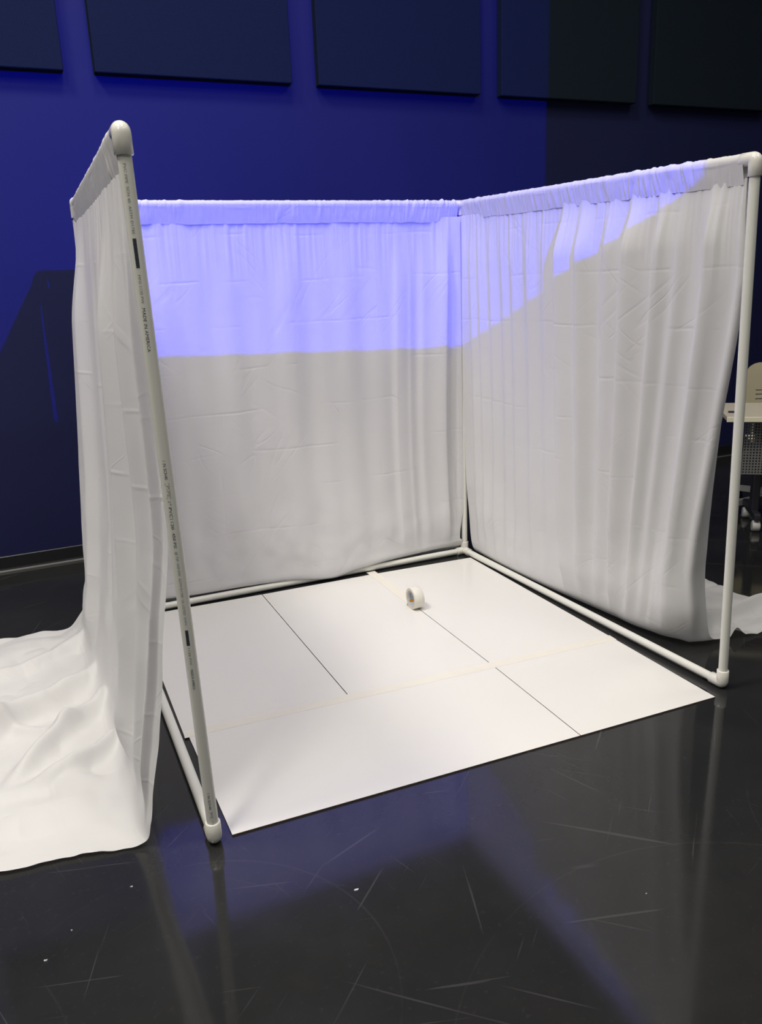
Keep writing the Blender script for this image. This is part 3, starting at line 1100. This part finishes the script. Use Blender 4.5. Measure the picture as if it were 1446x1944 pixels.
# perforated modesty panel
pm = bpy.data.meshes.new('modesty_panel')
xa, xb, za, zb_ = 0.115, TL - 0.115, 0.375, 0.692
pm.from_pydata([(xa, 0.10, za), (xb, 0.10, za), (xb, 0.10, zb_), (xa, 0.10, zb_), (xa, 0.102, za), (xb, 0.102, za), (xb, 0.102, zb_), (xa, 0.102, zb_)], [],
               [(0, 1, 2, 3), (5, 4, 7, 6), (0, 4, 5, 1), (3, 2, 6, 7), (0, 3, 7, 4), (1, 5, 6, 2)])
ul = pm.uv_layers.new(name='UVMap')
for lp, ud in zip(pm.loops, ul.data):
    cco = pm.vertices[lp.vertex_index].co
    ud.uv = (cco.x, cco.z)
link_mesh('modesty_panel', pm, M_PERF, table)
for sx in (0.24, TL - 0.24):
    bm = bmesh.new()
    add_box(bm, (sx - 0.022, 0.26, 0.10), (sx + 0.022, 0.34, TH - 0.03), bevel=0.008)
    lg = from_bm('leg', bm, M_LEG, table)
    bm = bmesh.new()
    add_box(bm, (sx - 0.02, 0.17, 0.075), (sx + 0.02, TD + 0.02, 0.115), bevel=0.008)
    ft = from_bm('foot_bar', bm, M_LEG, lg)
    for yy in (0.206, TD - 0.02):
        bm = bmesh.new()
        sweep(bm, [(sx - 0.022, yy, 0.034), (sx - 0.016, yy, 0.034), (sx + 0.016, yy, 0.034), (sx + 0.022, yy, 0.034)], [0.028, 0.033, 0.033, 0.028], 24)
        sweep(bm, [(sx, yy, 0.034), (sx, yy, 0.080)], 0.010, 10)
        auto_smooth(from_bm('caster', bm, M_CAST, table))
bm = bmesh.new()
add_box(bm, (0.24, 0.285, 0.14), (TL - 0.24, 0.315, 0.19), bevel=0.005)
from_bm('stretcher', bm, M_LEG, table)

# a dark pen lying on the table
bm = bmesh.new()
pc = T0 + TA * 0.025 + TB * 0.14
sweep(bm, [(0, 0, 0), (0.002, 0, 0), (0.02, 0, 0), (0.045, 0, 0), (0.052, 0, 0)], [0.002, 0.006, 0.006, 0.006, 0.003], 12)
o = auto_smooth(from_bm('pen', bm, M_DARK))
o.location = (pc.x, pc.y, TH + 0.0062)
o.rotation_euler = (0, 0, math.atan2(TA.y, TA.x))
tag(o, 'stubby dark blue pen lying on the near end of the cream table', 'pen')

# chair behind the table
chair = thing('swivel_chair', 'cream plastic swivel chair with a slotted backrest behind the table', 'chair', T0 + TA * 0.50 + TB * 0.93)
chair.rotation_euler = (0, 0, math.atan2(TA.y, TA.x))
CW = 0.25
CH_ROT = 206.0


def backrest():
    bm = bmesh.new()
    yb = 0.0
    th = 0.012
    # outline rows: z, half width
    def hw(z):
        t = (z - 0.56) / (1.0 - 0.56)
        w0 = CW - 0.012 * (1 - t)
        if z > 0.93:
            q = (z - 0.93) / 0.075
            w0 -= 0.10 * (1 - math.sqrt(max(0, 1 - q * q)))
        return w0
    zs = [0.56, 0.60, 0.64, 0.68, 0.717, 0.723, 0.753, 0.759, 0.786, 0.792, 0.83, 0.86, 0.90, 0.93, 0.95, 0.97, 0.985, 0.995, 1.003]
    slots = {(0.717, 0.723), (0.753, 0.759), (0.786, 0.792)}
    nx = 24
    G = []
    for z in zs:
        h = hw(z)
        row = []
        for k in range(nx + 1):
            if k in (0, nx):
                x = h * (-1 if k == 0 else 1)
            else:
                x = -h + 2 * h * k / nx
            curve = 0.035 * (x / CW) ** 2 * -1 + 0.10 * (z - 0.56) ** 2
            row.append((x, curve, 0.56 + (z - 0.56) * 0.83))
        G.append(row)
    V1 = [[bm.verts.new(p) for p in r] for r in G]
    for i in range(len(zs) - 1):
        sl = (zs[i], zs[i + 1]) in slots
        for k in range(nx):
            if sl and 3 <= k < nx - 3:
                continue
            bm.faces.new((V1[i][k], V1[i][k + 1], V1[i + 1][k + 1], V1[i + 1][k]))
    r = bmesh.ops.solidify(bm, geom=bm.faces[:], thickness=th)
    return auto_smooth(from_bm('backrest', bm, M_CHAIR, chair), 50)


backrest()
bm = bmesh.new()
add_box(bm, (-0.23, -0.44, 0.44), (0.23, -0.02, 0.462), bevel=0.010, seg=3)
auto_smooth(from_bm('seat', bm, M_CHAIR, chair), 50)
for sx in (-1, 1):
    bm = bmesh.new()
    sweep(bm, [(sx * 0.17, -0.25, 0.43), (sx * 0.18, -0.02, 0.43), (sx * 0.18, 0.022, 0.47), (sx * 0.18, 0.020, 0.62), (sx * 0.18, 0.022, 0.68)], 0.011, 14)
    auto_smooth(from_bm('back_support', bm, M_METAL, chair))
bm = bmesh.new()
sweep(bm, [(0, -0.22, 0.10), (0, -0.22, 0.26), (0, -0.22, 0.261), (0, -0.22, 0.44)], [0.030, 0.030, 0.018, 0.018], 20)
auto_smooth(from_bm('column', bm, M_METAL, chair))
for k in range(5):
    t = math.radians(CH_ROT + 72 * k)
    d = Vector((math.cos(t), math.sin(t), 0))
    c0 = Vector((0, -0.22, 0))
    bm = bmesh.new()
    n_ = Vector((-d.y, d.x, 0))
    for (r0, r1, z0, z1, w0, w1) in [(0.02, 0.36, 0.125, 0.095, 0.024, 0.017)]:
        vs = []
        for r, z, w_ in ((r0, z0, w0), (r1, z1, w1)):
            p = c0 + d * r
            for sgn in (-1, 1):
                for dz in (-0.034, 0.0):
                    vs.append(bm.verts.new((p.x + n_.x * w_ * sgn, p.y + n_.y * w_ * sgn, z + dz)))
        for f in ((0, 1, 3, 2), (4, 6, 7, 5), (0, 4, 5, 1), (2, 3, 7, 6), (1, 5, 7, 3), (0, 2, 6, 4)):
            bm.faces.new([vs[i] for i in f])
    lg = from_bm('leg', bm, M_METAL, chair)
    bm = bmesh.new()
    p = c0 + d * 0.34
    sweep(bm, [p + n_ * -0.020 + Vector((0, 0, 0.030)), p + n_ * 0.020 + Vector((0, 0, 0.030))], 0.029, 20)
    sweep(bm, [p + Vector((0, 0, 0.03)), p + Vector((0, 0, 0.075))], 0.009, 10)
    auto_smooth(from_bm('caster', bm, M_DARK, lg))

# ================================================================== scraps on the black floor
SCR = [(0.286, -0.356, 0.009, 'largest white scrap on the black floor in front of the boards'),
       (-0.250, -0.072, 0.006, 'tiny white scrap on the floor just below the curtain train'),
       (-0.473, -0.236, 0.006, 'tiny white scrap on the floor nearest the left picture edge'),
       (-0.409, -0.163, 0.004, 'faint speck of white paper between the curtain train and the lower left scraps'),
       (0.948, -0.705, 0.004, 'lone white speck on the bare floor at the lower right')]
for k, (x, y, s, lab) in enumerate(SCR):
    bm = bmesh.new()
    rr = random.Random(k)
    n = 6
    top = []
    for i in range(n):
        t = 2 * math.pi * i / n
        q = s * 0.7 * (0.6 + 0.6 * rr.random())
        top.append((q * math.cos(t), q * 0.6 * math.sin(t), 0.0012 + 0.003 * rr.random()))
    vb = [bm.verts.new((a, b_, 0.0003)) for a, b_, c in top]
    vt = [bm.verts.new(p) for p in top]
    ct = bm.verts.new((0, 0, 0.0035))
    for i in range(n):
        j = (i + 1) % n
        bm.faces.new((vb[i], vb[j], vt[j], vt[i]))
        bm.faces.new((vt[i], vt[j], ct))
    bm.faces.new(vb[::-1])
    o = from_bm('paper_scrap', bm, M_SCRAP)
    o.location = (x, y, 0)
    tag(o, lab, 'scrap', 'paper scraps on the floor')
